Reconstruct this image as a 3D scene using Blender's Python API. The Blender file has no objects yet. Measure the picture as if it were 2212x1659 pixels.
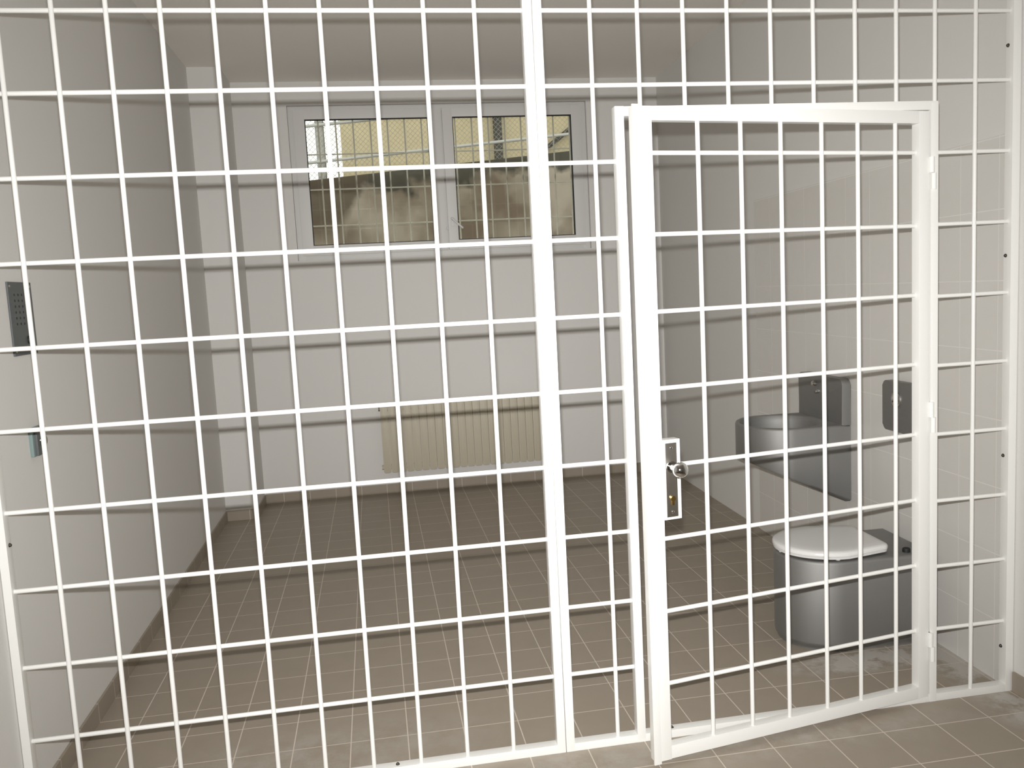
import bpy, bmesh, math, random
from math import pi, sin, cos, radians
from mathutils import Matrix, Vector

random.seed(7)
scene = bpy.context.scene
COL = scene.collection

# ------------------------------------------------------------------ materials
def new_mat(name):
    m = bpy.data.materials.new(name)
    m.use_nodes = True
    nt = m.node_tree
    return m, nt, nt.nodes['Principled BSDF']

def plain(name, col, rough=0.5, metal=0.0, bump=0.0, bscale=80.0, var=0.0, vscale=6.0, spec=0.5):
    m, nt, b = new_mat(name)
    b.inputs['Base Color'].default_value = (*col, 1)
    b.inputs['Roughness'].default_value = rough
    b.inputs['Metallic'].default_value = metal
    b.inputs['Specular IOR Level'].default_value = spec
    tc = nt.nodes.new('ShaderNodeTexCoord')
    if var > 0:
        n = nt.nodes.new('ShaderNodeTexNoise'); n.inputs['Scale'].default_value = vscale
        n.inputs['Detail'].default_value = 5
        nt.links.new(tc.outputs['Object'], n.inputs['Vector'])
        mx = nt.nodes.new('ShaderNodeMix'); mx.data_type = 'RGBA'
        mx.inputs[6].default_value = (*[c * (1 - var) for c in col], 1)
        mx.inputs[7].default_value = (*[min(1, c * (1 + var)) for c in col], 1)
        nt.links.new(n.outputs['Fac'], mx.inputs[0])
        nt.links.new(mx.outputs[2], b.inputs['Base Color'])
    if bump > 0:
        n = nt.nodes.new('ShaderNodeTexNoise'); n.inputs['Scale'].default_value = bscale
        nt.links.new(tc.outputs['Object'], n.inputs['Vector'])
        bp = nt.nodes.new('ShaderNodeBump'); bp.inputs['Strength'].default_value = bump
        bp.inputs['Distance'].default_value = 0.003
        nt.links.new(n.outputs['Fac'], bp.inputs['Height'])
        nt.links.new(bp.outputs['Normal'], b.inputs['Normal'])
    return m

def math_node(nt, op, a, b=None, c=None):
    n = nt.nodes.new('ShaderNodeMath'); n.operation = op
    for i, v in enumerate((a, b, c)):
        if v is None: continue
        if isinstance(v, (int, float)): n.inputs[i].default_value = v
        else: nt.links.new(v, n.inputs[i])
    return n.outputs[0]

def grout_mask(nt, coord, pitch, off, half):
    """1 on a grout line of a regular grid along one axis"""
    t = math_node(nt, 'DIVIDE', math_node(nt, 'SUBTRACT', coord, off), pitch)
    d = math_node(nt, 'ABSOLUTE', math_node(nt, 'SUBTRACT', t, math_node(nt, 'ROUND', t)))
    return math_node(nt, 'LESS_THAN', d, half / pitch)

def tiles(name, col, grout, px, pz, offx, offz, half, axes=(0, 1), rough=0.4, var=0.06, dust=False, both=True, spec=0.5):
    m, nt, b = new_mat(name)
    b.inputs['Specular IOR Level'].default_value = spec
    tc = nt.nodes.new('ShaderNodeTexCoord')
    sp = nt.nodes.new('ShaderNodeSeparateXYZ')
    nt.links.new(tc.outputs['Object'], sp.inputs[0])
    ca, cb = sp.outputs[axes[0]], sp.outputs[axes[1]]
    g = grout_mask(nt, ca, px, offx, half)
    if both:
        g = math_node(nt, 'MAXIMUM', g, grout_mask(nt, cb, pz, offz, half))
    n = nt.nodes.new('ShaderNodeTexNoise'); n.inputs['Scale'].default_value = 9; n.inputs['Detail'].default_value = 8
    nt.links.new(tc.outputs['Object'], n.inputs['Vector'])
    mx = nt.nodes.new('ShaderNodeMix'); mx.data_type = 'RGBA'
    mx.inputs[6].default_value = (*[c * (1 - var) for c in col], 1)
    mx.inputs[7].default_value = (*[c * (1 + var) for c in col], 1)
    nt.links.new(n.outputs['Fac'], mx.inputs[0])
    base = mx.outputs[2]
    if dust:
        # dried plaster smears along the right wall, at the threshold and round the toilet foot
        n2 = nt.nodes.new('ShaderNodeTexNoise'); n2.inputs['Scale'].default_value = 7; n2.inputs['Detail'].default_value = 9
        n2.inputs['Roughness'].default_value = 0.7
        nt.links.new(tc.outputs['Object'], n2.inputs['Vector'])
        X, Y = sp.outputs[0], sp.outputs[1]
        def near(cx, cy, rx, ry):
            dx = math_node(nt, 'DIVIDE', math_node(nt, 'SUBTRACT', X, cx), rx)
            dy = math_node(nt, 'DIVIDE', math_node(nt, 'SUBTRACT', Y, cy), ry)
            r = math_node(nt, 'SQRT', math_node(nt, 'ADD', math_node(nt, 'MULTIPLY', dx, dx), math_node(nt, 'MULTIPLY', dy, dy)))
            return math_node(nt, 'MAXIMUM', math_node(nt, 'SUBTRACT', 1.0, r), 0.0)
        f = None
        for a in ((3.26, -0.13, 0.24, 0.26), (3.22, 0.22, 0.20, 0.32), (2.95, 0.36, 0.5, 0.12), (1.5, -0.10, 0.9, 0.16), (0.75, 0.2, 0.7, 0.25), (2.3, -0.12, 0.9, 0.14)):
            k = 2.6 if a[0] > 2.9 else 0.45
            e = math_node(nt, 'MULTIPLY', near(a[0] - FX, a[1] - FY, a[2], a[3]), k)
            f = e if f is None else math_node(nt, 'MAXIMUM', f, e)
        s = nt.nodes.new('ShaderNodeMapRange'); s.inputs[1].default_value = 0.42; s.inputs[2].default_value = 0.62
        nt.links.new(n2.outputs['Fac'], s.inputs[0])
        f = math_node(nt, 'MULTIPLY', f, s.outputs[0])
        f = math_node(nt, 'MINIMUM', f, 0.75)
        m3 = nt.nodes.new('ShaderNodeMix'); m3.data_type = 'RGBA'
        nt.links.new(f, m3.inputs[0]); nt.links.new(base, m3.inputs[6])
        m3.inputs[7].default_value = (0.52, 0.50, 0.47, 1)
        base = m3.outputs[2]
    m2 = nt.nodes.new('ShaderNodeMix'); m2.data_type = 'RGBA'
    nt.links.new(g, m2.inputs[0]); nt.links.new(base, m2.inputs[6])
    m2.inputs[7].default_value = (*grout, 1)
    nt.links.new(m2.outputs[2], b.inputs['Base Color'])
    rr = math_node(nt, 'ADD', math_node(nt, 'MULTIPLY', g, 0.8 - rough), rough)
    nt.links.new(rr, b.inputs['Roughness'])
    bp = nt.nodes.new('ShaderNodeBump'); bp.inputs['Strength'].default_value = 0.25; bp.inputs['Distance'].default_value = 0.002
    nt.links.new(math_node(nt, 'SUBTRACT', 1.0, g), bp.inputs['Height'])
    nt.links.new(bp.outputs['Normal'], b.inputs['Normal'])
    return m

FX, FY = 3.0181, -0.1583          # a corner of the floor tiling
T = 0.2004
TILE = (0.325, 0.280, 0.226)
M = {}
M['wall'] = plain('wall_paint', (0.71, 0.70, 0.68), 0.85, bump=0.06, bscale=260, spec=0.2)
M['ceiling'] = plain('ceiling_paint', (0.84, 0.815, 0.775), 0.9, spec=0.2)
M['floor'] = tiles('floor_tile', TILE, (0.61, 0.545, 0.475), T, T, 0, 0, 0.0019, rough=0.5, dust=True, spec=0.35)
M['skirt_x'] = tiles('skirting_tile_x', TILE, (0.61, 0.545, 0.475), T, T, FX, 0, 0.0019, axes=(0, 2), rough=0.5, both=False, spec=0.35)
M['skirt_y'] = tiles('skirting_tile_y', TILE, (0.61, 0.545, 0.475), T, T, FY, 0, 0.0019, axes=(1, 2), rough=0.5, both=False, spec=0.35)
M['walltile'] = tiles('glazed_wall_tile', (0.685, 0.67, 0.64), (0.76, 0.745, 0.715), 0.2125, 0.2545, 0.298, 1.51, 0.0018, axes=(1, 2), rough=0.22, var=0.02)
M['paint'] = plain('white_gloss_paint', (0.83, 0.83, 0.81), 0.28)
M['pvc'] = plain('white_plastic', (0.645, 0.64, 0.63), 0.5)
M['seatplastic'] = plain('seat_plastic', (0.74, 0.74, 0.73), 0.22)
M['gasket'] = plain('black_rubber', (0.02, 0.02, 0.02), 0.7)
M['steel'] = plain('brushed_steel', (0.34, 0.337, 0.33), 0.66, 1.0, var=0.08, vscale=3)
M['chrome'] = plain('polished_chrome', (0.62, 0.61, 0.60), 0.09, 1.0)
M['plate'] = plain('satin_plate', (0.60, 0.57, 0.53), 0.32, 1.0)
M['brass'] = plain('brass', (0.62, 0.42, 0.14), 0.25, 1.0)
M['screw'] = plain('dark_screw', (0.10, 0.09, 0.08), 0.4, 0.8)
M['radiator'] = plain('cream_enamel', (0.50, 0.455, 0.36), 0.5)
M['greymetal'] = plain('grey_green_metal', (0.115, 0.125, 0.128), 0.45, 0.2)
M['aqua'] = plain('pale_aqua_plastic', (0.20, 0.27, 0.265), 0.4)
M['black'] = plain('black_plastic', (0.015, 0.015, 0.016), 0.5)
M['greypaint'] = plain('grey_paint', (0.80, 0.77, 0.68), 0.5)
M['darkmetal'] = plain('dark_weathered_metal', (0.025, 0.026, 0.02), 0.6)
M['render_yellow'] = plain('yellow_render', (0.60, 0.515, 0.315), 0.9, var=0.16, vscale=1.3)
M['concrete_out'] = None
M['ground_out'] = plain('outdoor_ground', (0.16, 0.15, 0.13), 0.95, var=0.2, vscale=4)
M['galv'] = plain('galvanised_wire', (0.36, 0.34, 0.28), 0.5, 0.3)
M['lightgrey'] = plain('pale_grey_post', (0.45, 0.45, 0.42), 0.6)

def mat_retaining():
    m, nt, b = new_mat('weathered_concrete')
    tc = nt.nodes.new('ShaderNodeTexCoord')
    n = nt.nodes.new('ShaderNodeTexNoise'); n.inputs['Scale'].default_value = 2.2; n.inputs['Detail'].default_value = 7
    nt.links.new(tc.outputs['Object'], n.inputs['Vector'])
    r = nt.nodes.new('ShaderNodeValToRGB')
    r.color_ramp.elements[0].position = 0.35; r.color_ramp.elements[0].color = (0.16, 0.12, 0.082, 1)
    r.color_ramp.elements[1].position = 0.62; r.color_ramp.elements[1].color = (0.35, 0.305, 0.235, 1)
    nt.links.new(n.outputs['Fac'], r.inputs[0])
    # moss and soot hang down from the coping in ragged drips
    sp = nt.nodes.new('ShaderNodeSeparateXYZ'); nt.links.new(tc.outputs['Object'], sp.inputs[0])
    top = math_node(nt, 'SUBTRACT', math_node(nt, 'ADD', math_node(nt, 'MULTIPLY', sp.outputs[0], 0.083), 2.826), sp.outputs[2])
    n2 = nt.nodes.new('ShaderNodeTexNoise'); n2.inputs['Scale'].default_value = 3.5; n2.inputs['Detail'].default_value = 6
    nt.links.new(tc.outputs['Object'], n2.inputs['Vector'])
    lim = math_node(nt, 'SUBTRACT', math_node(nt, 'MULTIPLY', n2.outputs['Fac'], 0.7), 0.20)
    mr = nt.nodes.new('ShaderNodeMapRange'); mr.inputs[1].default_value = 0.05; mr.inputs[2].default_value = -0.05
    nt.links.new(math_node(nt, 'SUBTRACT', top, lim), mr.inputs[0])
    mx = nt.nodes.new('ShaderNodeMix'); mx.data_type = 'RGBA'
    nt.links.new(mr.outputs[0], mx.inputs[0]); nt.links.new(r.outputs[0], mx.inputs[6])
    mx.inputs[7].default_value = (0.045, 0.042, 0.026, 1)
    # a broad dark brown patch with a slanting edge at the low end of the wall
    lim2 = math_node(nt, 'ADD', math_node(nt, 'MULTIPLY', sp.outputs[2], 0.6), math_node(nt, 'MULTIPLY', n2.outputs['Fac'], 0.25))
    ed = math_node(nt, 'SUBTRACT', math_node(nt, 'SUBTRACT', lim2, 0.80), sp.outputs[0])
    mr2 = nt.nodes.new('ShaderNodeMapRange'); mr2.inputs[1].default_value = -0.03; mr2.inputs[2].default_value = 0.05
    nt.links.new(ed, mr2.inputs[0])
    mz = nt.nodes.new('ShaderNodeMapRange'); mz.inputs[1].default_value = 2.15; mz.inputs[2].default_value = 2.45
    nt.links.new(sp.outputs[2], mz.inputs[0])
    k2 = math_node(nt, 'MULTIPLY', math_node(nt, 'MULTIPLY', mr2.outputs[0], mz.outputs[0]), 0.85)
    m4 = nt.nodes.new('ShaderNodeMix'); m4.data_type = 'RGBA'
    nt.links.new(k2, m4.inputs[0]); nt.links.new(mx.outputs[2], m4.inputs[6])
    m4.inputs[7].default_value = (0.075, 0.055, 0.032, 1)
    nt.links.new(m4.outputs[2], b.inputs['Base Color'])
    b.inputs['Roughness'].default_value = 0.95
    return m
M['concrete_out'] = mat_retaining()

def mat_glass():
    m = bpy.data.materials.new('window_glass'); m.use_nodes = True
    nt = m.node_tree; nt.nodes.clear()
    o = nt.nodes.new('ShaderNodeOutputMaterial')
    tr = nt.nodes.new('ShaderNodeBsdfTransparent'); tr.inputs[0].default_value = (0.97, 0.975, 0.96, 1)
    gl = nt.nodes.new('ShaderNodeBsdfGlossy'); gl.inputs['Roughness'].default_value = 0.01
    fr = nt.nodes.new('ShaderNodeFresnel'); fr.inputs[0].default_value = 1.5
    mx = nt.nodes.new('ShaderNodeMixShader')
    nt.links.new(fr.outputs[0], mx.inputs[0]); nt.links.new(tr.outputs[0], mx.inputs[1]); nt.links.new(gl.outputs[0], mx.inputs[2])
    nt.links.new(mx.outputs[0], o.inputs[0])
    return m
M['glass'] = mat_glass()

# ------------------------------------------------------------------ mesh helpers
def box(bm, a, b, bev=0.0):
    r = bmesh.ops.create_cube(bm, size=1)
    vs = r['verts']
    for v in vs:
        v.co = Vector([a[i] + (v.co[i] + 0.5) * (b[i] - a[i]) for i in range(3)])
    if bev > 0:
        es = list({e for v in vs for e in v.link_edges})
        bmesh.ops.bevel(bm, geom=es, offset=bev, segments=2, profile=0.7, affect='EDGES')

def rod(bm, p, q, r, n=12, cap=True, r2=None):
    p, q = Vector(p), Vector(q)
    d = q - p
    rot = d.to_track_quat('Z', 'Y').to_matrix().to_4x4()
    mt = Matrix.Translation((p + q) / 2) @ rot
    bmesh.ops.create_cone(bm, cap_ends=cap, segments=n, radius1=r, radius2=r if r2 is None else r2, depth=d.length, matrix=mt)

def ball(bm, c, r, u=24, v=16, sc=(1, 1, 1)):
    bmesh.ops.create_uvsphere(bm, u_segments=u, v_segments=v, radius=r, matrix=Matrix.Translation(c) @ Matrix.Diagonal((*sc, 1)))

def prism(bm, pts, axis, lo, hi, bev=0.0):
    """extrude a closed outline (list of 2-tuples in the other two axes) along axis"""
    def mk(p, t):
        if axis == 0: return (t, p[0], p[1])
        if axis == 1: return (p[0], t, p[1])
        return (p[0], p[1], t)
    a = [bm.verts.new(mk(p, lo)) for p in pts]
    b = [bm.verts.new(mk(p, hi)) for p in pts]
    n = len(pts)
    f0 = bm.faces.new(a); f1 = bm.faces.new(b)
    for i in range(n):
        bm.faces.new((a[i], a[(i + 1) % n], b[(i + 1) % n], b[i]))
    if bev > 0:
        es = list(f0.edges) + list(f1.edges)
        bmesh.ops.bevel(bm, geom=es, offset=bev, segments=2, profile=0.7, affect='EDGES')

def rounded(x0, y0, x1, y1, r, n=6, corners=(1, 1, 1, 1)):
    """rounded rectangle, corner order: bl, br, tr, tl"""
    out = []
    for k, (cx, cy, a0, full) in enumerate(((x0, y0, pi, (x0, y0)), (x1, y0, 1.5 * pi, (x1, y0)), (x1, y1, 0, (x1, y1)), (x0, y1, pi / 2, (x0, y1)))):
        if not corners[k]:
            out.append(full); continue
        ox = cx + (r if cx == x0 else -r); oy = cy + (r if cy == y0 else -r)
        for i in range(n + 1):
            a = a0 + (pi / 2) * i / n
            out.append((ox + r * cos(a), oy + r * sin(a)))
    return out

def obj(name, bm, mat, parent=None, smooth=True, angle=35):
    bmesh.ops.remove_doubles(bm, verts=bm.verts[:], dist=1e-6)
    bmesh.ops.recalc_face_normals(bm, faces=bm.faces[:])
    me = bpy.data.meshes.new(name)
    bm.to_mesh(me); bm.free()
    me.materials.append(mat)
    if smooth:
        for p in me.polygons: p.use_smooth = True
        try: me.set_sharp_from_angle(angle=radians(angle))
        except Exception: pass
    o = bpy.data.objects.new(name, me)
    COL.objects.link(o)
    if parent is not None: o.parent = parent
    return o

def empty(name, loc=(0, 0, 0), rz=0.0):
    o = bpy.data.objects.new(name, None)
    o.empty_display_size = 0.1
    o.location = loc; o.rotation_euler = (0, 0, rz)
    COL.objects.link(o)
    return o

def tag(o, label, cat, group=None):
    o['label'] = label; o['category'] = cat
    if group: o['group'] = group
    return o

def struct(o, label=None, cat=None):
    o['kind'] = 'structure'
    if label: o['label'] = label
    if cat: o['category'] = cat
    return o

def B(): return bmesh.new()

# ------------------------------------------------------------------ room shell
XL = -0.155
YB = 4.08
ZC = 3.20
YF = -4.3
CXR = 0.066
def xr(y): return 3.235 + (0.031 * y if y > 0 else 0.0)

b = B(); box(b, (-0.5 - FX, YF - 0.2 - FY, -0.1), (3.9 - FX, YB + 0.0 - FY, 0))
f = struct(obj('floor', b, M['floor'], smooth=False), 'grey-brown square tiled floor with pale grout', 'floor'); f.location = (FX, FY, 0)
b = B(); box(b, (-0.5, YF - 0.2, ZC), (3.9, YB + 0.38, ZC + 0.1)); struct(obj('ceiling', b, M['ceiling'], smooth=False), 'plain pale ceiling above the cell', 'ceiling')
b = B(); box(b, (XL - 0.15, YF - 0.2, 0), (XL, YB, ZC)); struct(obj('wall_left', b, M['wall'], smooth=False), 'plain pale plastered wall on the left', 'wall')
b = B(); prism(b, [(xr(0), YF - 0.2), (3.75, YF - 0.2), (3.75, YB), (xr(YB), YB), (xr(0.001), 0.0)], 2, 0, ZC)
wr = struct(obj('wall_right', b, M['wall'], smooth=False), 'pale wall on the right, tiled inside the cell', 'wall')
# glazed tile field on the cell side of the right wall
b = B()
th = 0.006
prism(b, [(xr(0.06) - th, 0.06), (xr(0.06) + 0.002, 0.06), (xr(2.21) + 0.002, 2.21), (xr(2.21) - th, 2.21)], 2, 0.0, 2.025)
tf = obj('tile_cladding', b, M['walltile'], wr, smooth=False)
tf['label'] = 'pale grey glazed tile field behind sink and toilet'
b = B(); box(b, (XL - 0.15, YF - 0.35, 0), (3.75, YF - 0.2, ZC)); struct(obj('wall_front', b, M['wall'], smooth=False), 'plain pale end wall of the corridor', 'wall')
# back wall with the window opening
WX0, WX1, WZ0, WZ1 = 0.460, 2.775, 1.868, 3.027
b = B()
for (x0, x1, z0, z1) in ((XL - 0.15, WX0, 0, ZC), (WX1, 3.75, 0, ZC), (WX0, WX1, 0, WZ0), (WX0, WX1, WZ1, ZC)):
    box(b, (x0, YB, z0), (x1, YB + 0.38, z1))
struct(obj('wall_back', b, M['wall'], smooth=False), 'pale back wall with the high window and radiator', 'wall')
b = B(); prism(b, [(XL, YB), (XL, 3.64)] + [(CXR - 0.05 + 0.05 * sin(a), 3.69 - 0.05 * cos(a)) for a in [pi / 2 * i / 8 for i in range(9)]] + [(CXR, YB)], 2, 0, ZC); struct(obj('wall_column', b, M['wall']), 'boxed-in pale pillar in the left back corner', 'column')
# skirting tiles
SH, ST = 0.075, 0.010
b = B(); box(b, (XL, YF, 0), (XL + ST, -0.014, SH), 0.001); box(b, (XL, 0.03, 0), (XL + ST, 3.64 - ST, SH), 0.001)
struct(obj('baseboard_left', b, M['skirt_y'], smooth=False), 'brown tile skirting along the left wall', 'baseboard')
b = B()
box(b, (CXR + ST, YB - ST, 0), (xr(YB) - 0.002, YB, SH), 0.001)
struct(obj('baseboard_back', b, M['skirt_x'], smooth=False), 'brown tile skirting under the window wall', 'baseboard')
b = B()
arc = [pi / 2 * i / 8 for i in range(9)]
prism(b, [(XL + ST, 3.64)] + [(CXR - 0.05 + 0.05 * sin(a), 3.69 - 0.05 * cos(a)) for a in arc] + [(CXR, YB - ST), (CXR + ST, YB - ST)]
      + [(CXR - 0.05 + (0.05 + ST) * sin(a), 3.69 - (0.05 + ST) * cos(a)) for a in reversed(arc)] + [(XL + ST, 3.64 - ST)], 2, 0, SH)
struct(obj('baseboard_column', b, M['skirt_x'], smooth=False), 'brown tile skirting round the corner pillar', 'baseboard')
b = B(); box(b, (xr(0) - ST, YF, 0), (xr(0), -0.016, SH), 0.001)
struct(obj('baseboard_right', b, M['skirt_y'], smooth=False), 'brown tile skirting on the right wall outside the bars', 'baseboard')

# ------------------------------------------------------------------ barred partition
Y0, Y1 = -0.012, 0.024            # front and back of the square tubes
YV, YH = -0.0035, 0.0075           # centres of the vertical and the horizontal rods
RB = 0.0071
HZ = [2.4249, 2.1967, 1.9589, 1.7165, 1.4694, 1.2272, 0.9826, 0.741, 0.4995, 0.265]
HTOP = [2.662, 2.904, 3.10]
ZT = ZC

def vbar(par, x, z0, z1, y=YV, mat='paint'):
    b = B(); rod(b, (x, y, z0), (x, y, z1), RB, 14); return obj('vertical_bar', b, M[mat], par)
def hbar(par, z, x0, x1, y=YH, mat='paint'):
    b = B(); rod(b, (x0, y, z), (x1, y, z), RB, 14); return obj('horizontal_bar', b, M[mat], par)
def tube(par, name, a, c, bev=0.0022, mat='paint'):
    b = B(); box(b, a, c, bev); return obj(name, b, M[mat], par)

# left panel
lp = tag(empty('barred_partition', (0.69, 0, 0)), 'wide white fixed grille panel left of the central post', 'grille')
def L(o): o.matrix_parent_inverse = Matrix.Translation(lp.location).inverted(); return o
L(tube(lp, 'frame_post', (-0.153, Y0, 0.0), (-0.128, Y1, ZT)))
L(tube(lp, 'frame_post', (1.509, Y0, 0.0), (1.5385, Y1, ZT)))
L(tube(lp, 'bottom_rail', (-0.130, Y0 + 0.0004, 0.0), (1.511, Y1, 0.030)))
L(tube(lp, 'top_rail', (-0.130, Y0 + 0.0004, ZT - 0.030), (1.511, Y1, ZT)))
LV = [0.0046, 0.1518, 0.2978, 0.4456, 0.5944, 0.7428, 0.8969, 1.0506, 1.2053, 1.3609]
for x in LV: L(vbar(lp, x, 0.026, ZT - 0.02))
for z in HZ + HTOP: L(hbar(lp, z, -0.132, 1.513))
def screw(par, p, ax, fix):
    b = B(); q = list(p); q[ax[0]] += ax[1] * 0.003
    rod(b, p, q, 0.0065, 10); ball(b, q, 0.0055, 10, 6, (1, 1, 1)); return fix(obj('screw', b, M['screw'], par))
screw(lp, (0.585, 0.005, 0.029), (2, 1), L)
screw(lp, (0.973, 0.005, 0.029), (2, 1), L)
screw(lp, (-0.129, 0.008, 0.885), (0, 1), L)

# right panel with the gate frame
rp = tag(empty('barred_partition', (2.37, 0, 0)), 'white fixed grille panel right of the central post, holding the gate frame', 'grille')
def R_(o): o.matrix_parent_inverse = Matrix.Translation(rp.location).inverted(); return o
GX0, GX1, GZ = 1.791, 2.922, 2.128
XE = 3.202
R_(tube(rp, 'frame_post', (1.5405, Y0, 0.0), (1.570, Y1, ZT)))
R_(tube(rp, 'frame_post', (XE, Y0, 0.0), (3.232, Y1, ZT)))
R_(tube(rp, 'bottom_rail', (1.568, Y0 + 0.0004, 0.0), (XE + 0.002, Y1, 0.028)))
R_(tube(rp, 'top_rail', (1.568, Y0 + 0.0004, ZT - 0.030), (XE + 0.002, Y1, ZT)))
R_(tube(rp, 'gate_jamb', (GX0, Y0 - 0.0004, 0.0), (GX0 + 0.030, Y1, GZ)))
R_(tube(rp, 'gate_jamb', (GX1 - 0.028, Y0 - 0.0004, 0.0), (GX1, Y1, GZ - 0.006)))
R_(tube(rp, 'gate_head', (GX0 + 0.001, Y0 - 0.0002, GZ - 0.031), (GX1 - 0.001, Y1, GZ - 0.001)))
for x in (1.7238, 3.0642): R_(vbar(rp, x, 0.024, ZT - 0.02))
for x in (1.878, 2.0281, 2.1766, 2.325, 2.4735, 2.622, 2.7704, 2.9125): R_(vbar(rp, x, GZ - 0.012, ZT - 0.02))
for z in HZ[:2] + HTOP: R_(hbar(rp, z, 1.566, XE + 0.004))
for z in HZ[2:]:
    R_(hbar(rp, z, 1.566, GX0 + 0.004))
    R_(hbar(rp, z, GX1 - 0.004, XE + 0.004))
for z in (2.312, 1.598, 0.883, 0.166): screw(rp, (XE + 0.001, 0.013, z), (0, -1), R_)
screw(rp, (1.92, 0.005, 0.027), (2, 1), R_)

# gate leaf, swung a little way open towards the corridor; local -x runs from the hinge to the free edge
ANG = math.asin(0.170 / 1.110)
gate = tag(empty('barred_gate', (2.891, Y0, 0.0), ANG), 'white barred gate leaf, slightly open, with a chrome knob lock', 'gate')
GT, GBZ, GW = 2.094, 0.022, 1.106
D = 0.034
tube(gate, 'free_stile', (-GW, 0, GBZ - 0.002), (-GW + 0.060, D, GT))
tube(gate, 'overlap_strip', (-GW - 0.006, -0.004, GBZ - 0.008), (-GW + 0.020, 0.002, GT + 0.004), 0.001)
tube(gate, 'hinge_stile', (-0.046, 0, GBZ), (-0.002, D, GT))
tube(gate, 'top_rail', (-GW + 0.058, 0.0003, GT - 0.042), (-0.044, D, GT))
tube(gate, 'bottom_rail', (-GW + 0.058, 0.0003, GBZ), (-0.044, D, GBZ + 0.044))
for s in (0.886, 0.734, 0.587, 0.432, 0.290, 0.138): vbar(gate, -s, GBZ + 0.040, GT - 0.038, 0.0095)
GH = [1.959, 1.714, 1.477, 1.237, 0.989, 0.753, 0.513, 0.270]
for z in GH:
    hbar(gate, z, (-GW + 0.056) if z != 0.989 else -1.008, -0.042, 0.0205)
# lock case: white welded rim, steel plate, knob and cylinder
lc = B()
box(lc, (-1.052, -0.003, 0.820), (-0.986, 0.0335, 1.076), 0.0012)
lock = obj('lock_case', lc, M['paint'], gate); lock['label'] = 'white welded lock case beside the free stile'
b = B(); box(b, (-1.039, -0.0065, 0.829), (-0.9995, -0.002, 1.066), 0.0012)
plate = obj('lock_plate', b, M['plate'], lock); plate['label'] = 'long satin steel lock plate'
b = B(); rod(b, (-1.020, -0.006, 0.990), (-1.020, -0.050, 0.990), 0.0125, 20); rod(b, (-1.020, -0.006, 0.990), (-1.020, -0.011, 0.990), 0.018, 20)
ball(b, (-1.020, -0.064, 0.990), 0.0250, 32, 20, (1, 0.9, 1))
kn = obj('door_knob', b, M['chrome'], lock); kn['label'] = 'round polished chrome knob'
b = B()
rod(b, (-1.019, -0.0065, 0.889), (-1.019, -0.013, 0.889), 0.0085, 16); box(b, (-1.0235, -0.0125, 0.868), (-1.0145, -0.006, 0.889), 0.002)
ky = obj('key_cylinder', b, M['brass'], lock); ky['label'] = 'brass key cylinder'
for z in (1.050, 0.845):
    b = B(); ball(b, (-1.019, -0.0060, z), 0.0055, 14, 8, (1, 0.6, 1)); obj('plate_screw', b, M['chrome'], lock)
for z in (1.889, 1.050, 0.212):
    b = B()
    rod(b, (0.002, -0.006, z), (0.002, -0.006, z + 0.053), 0.0085, 16); rod(b, (0.010, -0.006, z - 0.055), (0.010, -0.006, z - 0.001), 0.0085, 16)
    box(b, (-0.004, -0.003, z), (0.006, 0.006, z + 0.053), 0.001); box(b, (0.004, -0.003, z - 0.055), (0.014, 0.004, z), 0.001)
    obj('hinge', b, M['paint'], gate)

# ------------------------------------------------------------------ window
win = struct(empty('window_1', ((WX0 + WX1) / 2, 4.10, WZ0)), 'high two-sash white plastic window in the back wall', 'window')
def Wn(o): o.matrix_parent_inverse = Matrix.Translation(win.location).inverted(); return o
def frame_rect(bm, x0, x1, z0, z1, w, y0, y1, bev=0.004):
    box(bm, (x0, y0, z0), (x0 + w, y1, z1), bev); box(bm, (x1 - w, y0, z0), (x1, y1, z1), bev)
    box(bm, (x0 + w - bev, y0, z0), (x1 - w + bev, y1, z0 + w), bev); box(bm, (x0 + w - bev, y0, z1 - w), (x1 - w + bev, y1, z1), bev)
b = B(); frame_rect(b, WX0 + 0.001, WX1 - 0.001, WZ0 + 0.001, WZ1 - 0.001, 0.058, 4.108, 4.172); box(b, (1.594, 4.108, WZ0 + 0.05), (1.650, 4.172, WZ1 - 0.05), 0.004)
Wn(obj('window_frame', b, M['pvc'], win))
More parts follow.
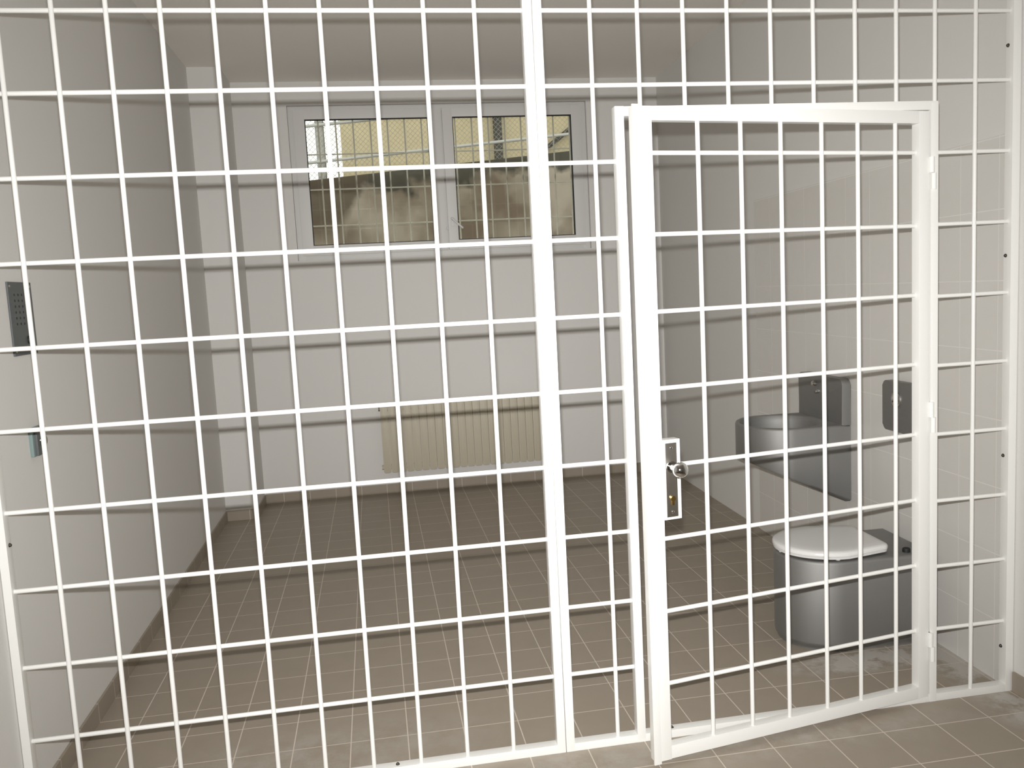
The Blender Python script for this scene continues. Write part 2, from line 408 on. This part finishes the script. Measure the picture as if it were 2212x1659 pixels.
for (x0, x1, px0, px1, right) in ((0.500, 1.6165, 0.584, 1.5166, False), (1.6275, 2.735, 1.706, 2.652, True)):
    z0, z1, pz0, pz1 = 1.905, 2.995, 1.980, 2.924
    b = B()
    for (a, c) in (((x0, z0), (px0, z1)), ((px1, z0), (x1, z1)), ((px0 - 0.004, z0), (px1 + 0.004, pz0)), ((px0 - 0.004, pz1), (px1 + 0.004, z1))):
        box(b, (a[0], 4.088, a[1]), (c[0], 4.150, c[1]), 0.004)
    sash = Wn(obj('sash', b, M['pvc'], win))
    b = B(); frame_rect(b, px0 - 0.001, px1 + 0.001, pz0 - 0.001, pz1 + 0.001, 0.006, 4.090, 4.12, 0.0)
    g = obj('gasket', b, M['gasket'], sash); g.matrix_parent_inverse = win.matrix_world.inverted() if False else Matrix.Translation(win.location).inverted()
    b = B()
    for yy in (4.112, 4.130): box(b, (px0, yy, pz0), (px1, yy + 0.004, pz1))
    g = obj('pane', b, M['glass'], sash, smooth=False)
    if right:
        b = B(); box(b, (1.650, 4.078, 2.085), (1.676, 4.089, 2.155), 0.003); rod(b, (1.663, 4.088, 2.138), (1.663, 4.048, 2.138), 0.008, 14)
        rod(b, (1.655, 4.050, 2.145), (1.735, 4.050, 2.070), 0.0085, 14); ball(b, (1.735, 4.050, 2.070), 0.0085, 12, 8); ball(b, (1.655, 4.050, 2.145), 0.0085, 12, 8)
        h = obj('window_handle', b, M['pvc'], sash); h['label'] = 'white lever handle turned down to the right'
    else:
        for zz in (2.06, 1.925):
            b = B(); rod(b, (1.6205, 4.080, zz), (1.6205, 4.080, zz + 0.022), 0.008, 12); obj('window_catch', b, M['pvc'], sash)
# children of a sash keep world coordinates
for s in win.children:
    for c in s.children:
        c.matrix_parent_inverse = Matrix.Identity(4)
# (the sash itself already carries the inverse of the window's place)

# ------------------------------------------------------------------ radiator
rad = tag(empty('radiator', (1.63, YB, 0.0)), 'cream ribbed sectional radiator low on the back wall under the window', 'radiator')
N, P0, PW = 21, -0.632, 0.0602
zb, zt = 0.188, 0.735
for i in range(N):
    x = P0 + i * PW
    b = B()
    prism(b, rounded(x + 0.0012, zb, x + PW - 0.0012, zt, 0.016, 5), 1, -0.118, -0.108, 0.003)
    prism(b, rounded(x + 0.020, zb + 0.01, x + PW - 0.020, zt - 0.01, 0.008, 3), 1, -0.109, -0.045, 0.002)
    prism(b, rounded(x + 0.004, zb + 0.005, x + PW - 0.004, zt - 0.005, 0.012, 3), 1, -0.048, -0.040, 0.002)
    for zz in (zb + 0.04, zt - 0.04): rod(b, (x, -0.075, zz), (x + PW, -0.075, zz), 0.022, 14)
    for k in (0.32, 0.68): box(b, (x + PW * k - 0.0016, -0.1192, zb + 0.02), (x + PW * k + 0.0016, -0.117, zt - 0.02), 0.0006)
    obj('section', b, M['radiator'], rad)
for (x, zz, s) in ((P0, zt - 0.04, -1), (P0 + N * PW, zt - 0.04, 1), (P0 + N * PW, zb + 0.04, 1), (P0, zb + 0.04, -1)):
    b = B(); rod(b, (x, -0.075, zz), (x + s * 0.012, -0.075, zz), 0.019, 6); obj('end_plug', b, M['screw'] if zz > 0.5 else M['radiator'], rad)
b = B(); rod(b, (P0 + N * PW + 0.01, -0.075, zb + 0.04), (P0 + N * PW + 0.045, -0.075, zb + 0.04), 0.010, 12); rod(b, (P0 + N * PW + 0.04, -0.075, zb + 0.04), (P0 + N * PW + 0.04, -0.002, zb + 0.04), 0.009, 12)
obj('valve_pipe', b, M['radiator'], rad)
for x in (P0 + 0.2, P0 + N * PW - 0.2):
    b = B(); box(b, (x - 0.012, -0.05, zt - 0.09), (x + 0.012, -0.002, zt - 0.06), 0.002); obj('wall_bracket', b, M['radiator'], rad)

# ------------------------------------------------------------------ steel sink (local -x points into the room)
WROT = -math.atan(0.031)
def on_wall(y): return (xr(y) - th - 0.001, y, 0.0)
def d_loop(depth, half, rx, n=40, back=0.0):
    """D-shaped plan from the wall outwards, counter-clockwise, straight along the wall at the back"""
    xs = -(depth - rx)
    out = [(back + (xs - back) * i / 10, half) for i in range(10)]
    for i in range(n + 1):
        a = pi / 2 + pi * i / n
        out.append((xs + rx * cos(a), half * sin(a)))
    out += [(xs + (back - xs) * i / 10, -half) for i in range(1, 11)]
    out += [(back, -half + 2 * half * i / 12) for i in range(1, 12)]
    return out
def stitch(bm, rings, close_first=False, close_last=False):
    R = [[bm.verts.new(p) for p in r] for r in rings]
    n = len(R[0])
    for a, c in zip(R, R[1:]):
        for i in range(n):
            bm.faces.new((a[i], a[(i + 1) % n], c[(i + 1) % n], c[i]))
    if close_first: bm.faces.new(R[0])
    if close_last: bm.faces.new(R[-1])

sink = tag(empty('steel_sink', on_wall(1.345), WROT), 'wedge-shaped stainless steel basin with splashback on the tiled right wall', 'sink')
DEP, HALF, RXF = 0.475, 0.232, 0.19
ZR = 0.828
def zb_(x): return 0.44 + (0.205) * min(1, (-x) / DEP)
lo = d_loop(DEP, HALF, RXF)
def inset(loop, d, z=None, f=None):
    cx, cy = -DEP * 0.5, 0
    out = []
    for (x, y) in loop:
        sx = 1 - d / (DEP * 0.5); sy = 1 - d / HALF
        out.append((cx + (x - cx) * sx, y * sy, f(x) if f else z))
    return out
cxb, cyb, ax_, ay_ = -0.255, 0.0, 0.203, 0.213
def bowl(s, z):
    out = []
    for (x, y) in lo:
        a = math.atan2(y / HALF, (x + DEP * 0.5) / (DEP * 0.5))
        out.append((cxb + ax_ * s * cos(a), cyb + ay_ * s * sin(a), z))
    return out
b = B()
stitch(b, [inset(lo, 0.02, f=lambda x: zb_(x) + 0.0), inset(lo, 0.004, f=lambda x: zb_(x) + 0.004), inset(lo, 0.0, f=lambda x: zb_(x) + 0.014), inset(lo, 0.0, ZR - 0.012), inset(lo, 0.003, ZR - 0.004), inset(lo, 0.010, ZR),
           bowl(1.02, ZR), bowl(0.995, ZR - 0.004), bowl(0.97, ZR - 0.03), bowl(0.90, ZR - 0.09), bowl(0.70, ZR - 0.13), bowl(0.35, ZR - 0.145), bowl(0.06, ZR - 0.148)], True, True)
obj('basin', b, M['steel'], sink, angle=50)
b = B(); prism(b, rounded(-0.236, ZR - 0.002, 0.222, 1.052, 0.032, 6, (0, 0, 1, 1)), 0, -0.046, 0.0, 0.005)
sp = obj('splashback', b, M['steel'], sink)
b = B(); rod(b, (-0.045, 0.03, 1.008), (-0.060, 0.03, 1.008), 0.014, 18); rod(b, (-0.06, 0.03, 1.008), (-0.066, 0.03, 1.008), 0.011, 18)
obj('push_button', b, M['chrome'], sink)
b = B(); rod(b, (-0.040, 0.0, 0.972), (-0.066, 0.0, 0.966), 0.012, 14, r2=0.009)
obj('spout', b, M['chrome'], sink)
b = B(); rod(b, (cxb, 0, ZR - 0.147), (cxb, 0, ZR - 0.143), 0.028, 20); obj('drain', b, M['chrome'], sink)

# ------------------------------------------------------------------ steel toilet
wc = tag(empty('steel_toilet', on_wall(0.634), WROT), 'stainless steel floor-standing toilet with a white lid beside the gate hinges', 'toilet')
DT, HT, RT = 0.607, 0.196, 0.205
tl = d_loop(DT, HT, RT, 44)
def tin(d, z):
    cx = -DT * 0.5
    return [(cx + (x - cx) * (1 - d / (DT * 0.5)), y * (1 - d / HT), z) for (x, y) in tl]
ZTO = 0.388
cxt = -0.37
def tb(s, z):
    out = []
    for (x, y) in tl:
        a = math.atan2(y / HT, (x + DT * 0.5) / (DT * 0.5))
        out.append((cxt + 0.19 * s * cos(a), 0.150 * s * sin(a), z))
    return out
b = B()
stitch(b, [tin(0.012, 0.0), tin(0.012, 0.012), tin(0.002, 0.022), tin(0.0, 0.035), tin(0.0, ZTO - 0.014), tin(0.003, ZTO - 0.005), tin(0.012, ZTO),
           tb(1.0, ZTO), tb(0.97, ZTO - 0.01), tb(0.85, ZTO - 0.10), tb(0.5, ZTO - 0.2), tb(0.1, ZTO - 0.22)], True, True)
obj('pan', b, M['steel'], wc, angle=50)
def lid_loop(g, z, d=0.0):
    n = 40; hw = 0.203 + g; out = []
    x0, x1 = -0.612 - g, -0.180 + g * 0.5
    rx = 0.225
    for i in range(n + 1):
        a = pi / 2 + pi * i / n
        out.append((x0 + rx + rx * cos(a), hw * sin(a) , z))
    # taper to the hinge end with rounded corners
    for i in range(7):
        a = 1.5 * pi + (pi / 2) * i / 6
        out.append((x1 - 0.035 + 0.035 * cos(a), -(hw * 0.80 - 0.035) + 0.035 * sin(a), z))
    for i in range(7):
        a = 0 + (pi / 2) * i / 6
        out.append((x1 - 0.035 + 0.035 * cos(a), (hw * 0.80 - 0.035) + 0.035 * sin(a), z))
    return out
b = B(); stitch(b, [lid_loop(-0.012, ZTO + 0.009), lid_loop(-0.004, ZTO + 0.010), lid_loop(-0.003, ZTO + 0.016), lid_loop(-0.008, ZTO + 0.019)], True, True)
obj('seat', b, M['seatplastic'], wc, angle=50)
b = B(); stitch(b, [lid_loop(-0.006, ZTO + 0.020), lid_loop(0.0, ZTO + 0.0225), lid_loop(0.0, ZTO + 0.033), lid_loop(-0.005, ZTO + 0.039), lid_loop(-0.02, ZTO + 0.042), lid_loop(-0.06, ZTO + 0.0425)], True, True)
ld = obj('lid', b, M['seatplastic'], wc, angle=50); ld['label'] = 'closed white plastic lid'
for y in (-0.08, 0.08):
    b = B(); rod(b, (-0.180, y - 0.02, ZTO + 0.014), (-0.180, y + 0.02, ZTO + 0.014), 0.012, 14); box(b, (-0.184, y - 0.018, ZTO), (-0.164, y + 0.018, ZTO + 0.014), 0.002)
    obj('lid_hinge', b, M['seatplastic'], wc)
for (x, y) in ((-0.42, -0.168), (-0.42, 0.168), (-0.588, 0.0)):
    b = B(); rod(b, (x, y, ZTO - 0.001), (x, y, ZTO + 0.011), 0.010, 12); obj('rubber_buffer', b, M['seatplastic'], wc)
b = B(); rod(b, (-0.105, -0.150, ZTO - 0.001), (-0.105, -0.150, ZTO + 0.012), 0.016, 14); ball(b, (-0.105, -0.150, ZTO + 0.012), 0.016, 14, 8, (1, 1, 0.5))
bc = obj('flush_cap', b, M['black'], wc); bc['label'] = 'small black cap at the back of the pan'

# flush panel
fp = tag(empty('flush_panel', on_wall(0.640), WROT), 'small stainless steel box with a push dome on the wall above the toilet', 'flush panel')
b = B(); prism(b, rounded(-0.15, 0.866, 0.132, 1.085, 0.022, 5), 0, -0.038, 0.0, 0.010); obj('housing', b, M['steel'], fp)
b = B(); rod(b, (-0.038, 0.022, 1.008), (-0.044, 0.022, 1.008), 0.034, 28); ball(b, (-0.043, 0.022, 1.008), 0.027, 24, 14, (0.5, 1, 1)); obj('push_dome', b, M['chrome'], fp)
for zz in (0.985, 0.912):
    b = B(); rod(b, (-0.018, 0.1305, zz), (-0.018, 0.134, zz), 0.009, 12); obj('side_screw', b, M['black'], fp)

# ------------------------------------------------------------------ left wall fittings
ic = tag(empty('intercom_panel', (XL, 0.361, 1.556)), 'tall grey metal intercom plate with speaker holes on the left wall', 'intercom')
b = B(); box(b, (0.0, -0.096, -0.120), (0.006, 0.094, 0.120), 0.0015); obj('face_plate', b, M['greymetal'], ic)
for r in range(6):
    for c in range(4):
        b = B(); rod(b, (0.0058, -0.052 + c * 0.030, 0.078 - r * 0.019), (0.0066, -0.052 + c * 0.030, 0.078 - r * 0.019), 0.0042, 10)
        obj('speaker_hole', b, M['black'], ic)
b = B(); rod(b, (0.005, 0.028, -0.072), (0.010, 0.028, -0.072), 0.014, 18); obj('call_button', b, M['black'], ic)
for (y, zz) in ((-0.082, -0.106), (0.080, -0.106), (-0.082, 0.106), (0.080, 0.106)):
    b = B(); ball(b, (0.006, y, zz), 0.005, 12, 8, (0.5, 1, 1)); obj('plate_screw', b, M['plate'], ic)

cb = tag(empty('light_switch', (XL, 0.355, 1.146)), 'small grey and aqua switch plate below the intercom on the left wall', 'switch')
b = B(); box(b, (0.0, -0.046, -0.048), (0.012, 0.046, 0.048), 0.002); obj('back_plate', b, M['aqua'], cb)
b = B(); box(b, (0.010, -0.034, -0.046), (0.022, 0.044, 0.046), 0.002); obj('cover', b, M['greymetal'], cb)
b = B(); rod(b, (0.021, 0.006, 0.0), (0.034, 0.006, 0.0), 0.014, 20); rod(b, (0.021, 0.006, 0.0), (0.025, 0.006, 0.0), 0.020, 20); obj('push_button', b, M['chrome'], cb)

# ------------------------------------------------------------------ outside the window
wg = tag(empty('window_grille', (1.62, 4.40, 1.7)), 'pale grey bar grille fixed outside the window', 'grille')
def G(o): o.matrix_parent_inverse = Matrix.Translation(wg.location).inverted(); return o
for k in range(-1, 17):
    x = 0.669 + 0.1358 * k
    b = B(); rod(b, (x, 4.390, 1.80), (x, 4.390, 3.10), 0.0065, 10); G(obj('vertical_bar', b, M['greypaint'], wg))
for z in (1.866, 2.152, 2.438, 2.712, 3.0):
    b = B(); rod(b, (0.47, 4.401, z), (2.86, 4.401, z), 0.0055, 10); G(obj('horizontal_bar', b, M['greypaint'], wg))
b = B(); frame_rect(b, 0.44, 2.89, 1.78, 3.12, 0.03, 4.461, 4.48, 0.002); 
for (x, z) in ((0.455, 1.866), (0.455, 2.712), (2.875, 1.866), (2.875, 2.712)): rod(b, (x, 4.462, z), (x, 4.462, z), 0.006, 6) if False else None
for z in (1.866, 2.152, 2.438, 2.712, 3.0):
    rod(b, (0.458, 4.470, z), (0.474, 4.401, z), 0.0055, 8); rod(b, (2.872, 4.470, z), (2.858, 4.401, z), 0.0055, 8)
G(obj('grille_frame', b, M['greypaint'], wg))

def ztop(x): return 2.826 + 0.083 * x
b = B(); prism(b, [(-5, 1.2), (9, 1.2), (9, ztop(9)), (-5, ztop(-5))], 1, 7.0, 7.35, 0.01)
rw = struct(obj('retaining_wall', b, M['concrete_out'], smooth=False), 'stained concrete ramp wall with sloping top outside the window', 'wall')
b = B(); box(b, (-6, YB + 0.40, 1.1), (10, 7.0, 1.2)); struct(obj('terrain_lower', b, M['ground_out'], smooth=False), 'light well ground outside the window', 'ground')
b = B(); box(b, (-12, 7.35, 1.1), (20, 30, 1.6)); struct(obj('terrain_upper', b, M['ground_out'], smooth=False), 'yard ground beyond the ramp wall', 'ground')

# ramp railing with chain-link mesh
rl = tag(empty('ramp_railing', (1.5, 6.93, 2.9)), 'galvanised chain-link railing sloping along the top of the ramp wall', 'railing')
def RL(o): o.matrix_parent_inverse = Matrix.Translation(rl.location).inverted(); return o
YR = 7.06
for (dz, r) in ((0.195, 0.017), (0.585, 0.017), (1.05, 0.017)):
    b = B(); rod(b, (-3, YR, ztop(-3) + dz), (8, YR, ztop(8) + dz), r, 12); o = RL(obj('rail', b, M['lightgrey'], rl))
for x in (-2.1, 0.555, 6.1):
    b = B(); rod(b, (x, YR + 0.05, ztop(x) - 0.02), (x, YR + 0.05, ztop(x) + 1.08), 0.042, 16); RL(obj('railing_post', b, M['lightgrey'], rl))
b = B(); pw = 0.055
x = -2.2
while x < 5.6:
    for s in (1, -1):
        h = 1.05
        xa, xb_ = (x, x + h) if s > 0 else (x + h, x)
        rod(b, (xa, YR + 0.008 * s, ztop(xa) + 0.0), (xb_, YR + 0.008 * s, ztop(xb_) + h), 0.0018, 4, False)
    x += pw
RL(obj('chain_link_mesh', b, M['galv'], rl))

# yellow building beyond
yb = tag(empty('yellow_building', (6, 12, 1.6)), 'yellow rendered building behind the ramp railing', 'building')
def YBd(o): o.matrix_parent_inverse = Matrix.Translation(yb.location).inverted(); return o
b = B(); box(b, (0.72, 10.0, 1.6), (14, 18, 7.5)); YBd(obj('facade', b, M['render_yellow'], yb, smooth=False))
b = B(); box(b, (0.5, 9.7, 7.5), (14.2, 18.2, 7.75), 0.02); YBd(obj('roof', b, M['darkmetal'], yb, smooth=False))
b = B(); rod(b, (2.975, 9.92, 1.7), (2.975, 9.92, 7.45), 0.066, 16)
dp = YBd(obj('downpipe', b, M['darkmetal'], yb)); dp['label'] = 'dark vertical downpipe'
b = B(); rod(b, (3.62, 9.93, 3.56), (4.65, 9.93, 4.32), 0.034, 12)
dp = YBd(obj('drain_branch', b, M['darkmetal'], yb)); dp['label'] = 'dark pipe running diagonally up the facade'
b = B(); rod(b, (0.50, 8.4, 1.6), (0.50, 8.4, 6.5), 0.055, 14)
tag(obj('metal_pole', b, M['darkmetal']), 'dark upright pole in the yard at the left of the window view', 'pole')

# ------------------------------------------------------------------ light
w = bpy.data.worlds.new('overcast_sky'); scene.world = w; w.use_nodes = True
nt = w.node_tree
bg = nt.nodes['Background']
bg.inputs[0].default_value = (1.0, 1.0, 1.0, 1); bg.inputs[1].default_value = 1.7

CAM = Vector((0.9911060586, -2.6973890809, 1.5685733210))
RT_ = Vector((0.98542378, -0.16220912, -0.05126577))
DN = Vector((-0.06816330, -0.10038122, -0.99261139))
FW = Vector((0.15586450, 0.98163731, -0.10997475))
rot3 = Matrix((RT_, -DN, -FW)).transposed()
cd = bpy.data.cameras.new('camera'); cam = bpy.data.objects.new('camera', cd); COL.objects.link(cam)
cd.sensor_fit = 'HORIZONTAL'; cd.sensor_width = 36; cd.lens = 29.9904
cam.matrix_world = Matrix.Translation(CAM) @ rot3.to_4x4()
cd.clip_start = 0.02
scene.camera = cam

# the compact camera's own flash, just above its lens
ld_ = bpy.data.lights.new('camera_flash', 'AREA'); ld_.shape = 'RECTANGLE'; ld_.size = 0.030; ld_.size_y = 0.020
ld_.energy = 59; ld_.color = (1.0, 0.985, 0.96); ld_.spread = radians(100)
fl = bpy.data.objects.new('camera_flash', ld_); COL.objects.link(fl)
fl.matrix_world = Matrix.Translation(CAM - DN * 0.074 - RT_ * 0.008 + FW * 0.02) @ rot3.to_4x4()

scene.view_settings.view_transform = 'Standard'
scene.view_settings.look = 'None'
scene.view_settings.gamma = 1.0
scene.view_settings.use_curve_mapping = False
scene.view_settings.exposure = 0.0
scene.cycles.diffuse_bounces = 8
scene.cycles.max_bounces = 12
scene.cycles.caustics_reflective = False
scene.cycles.transparent_max_bounces = 16
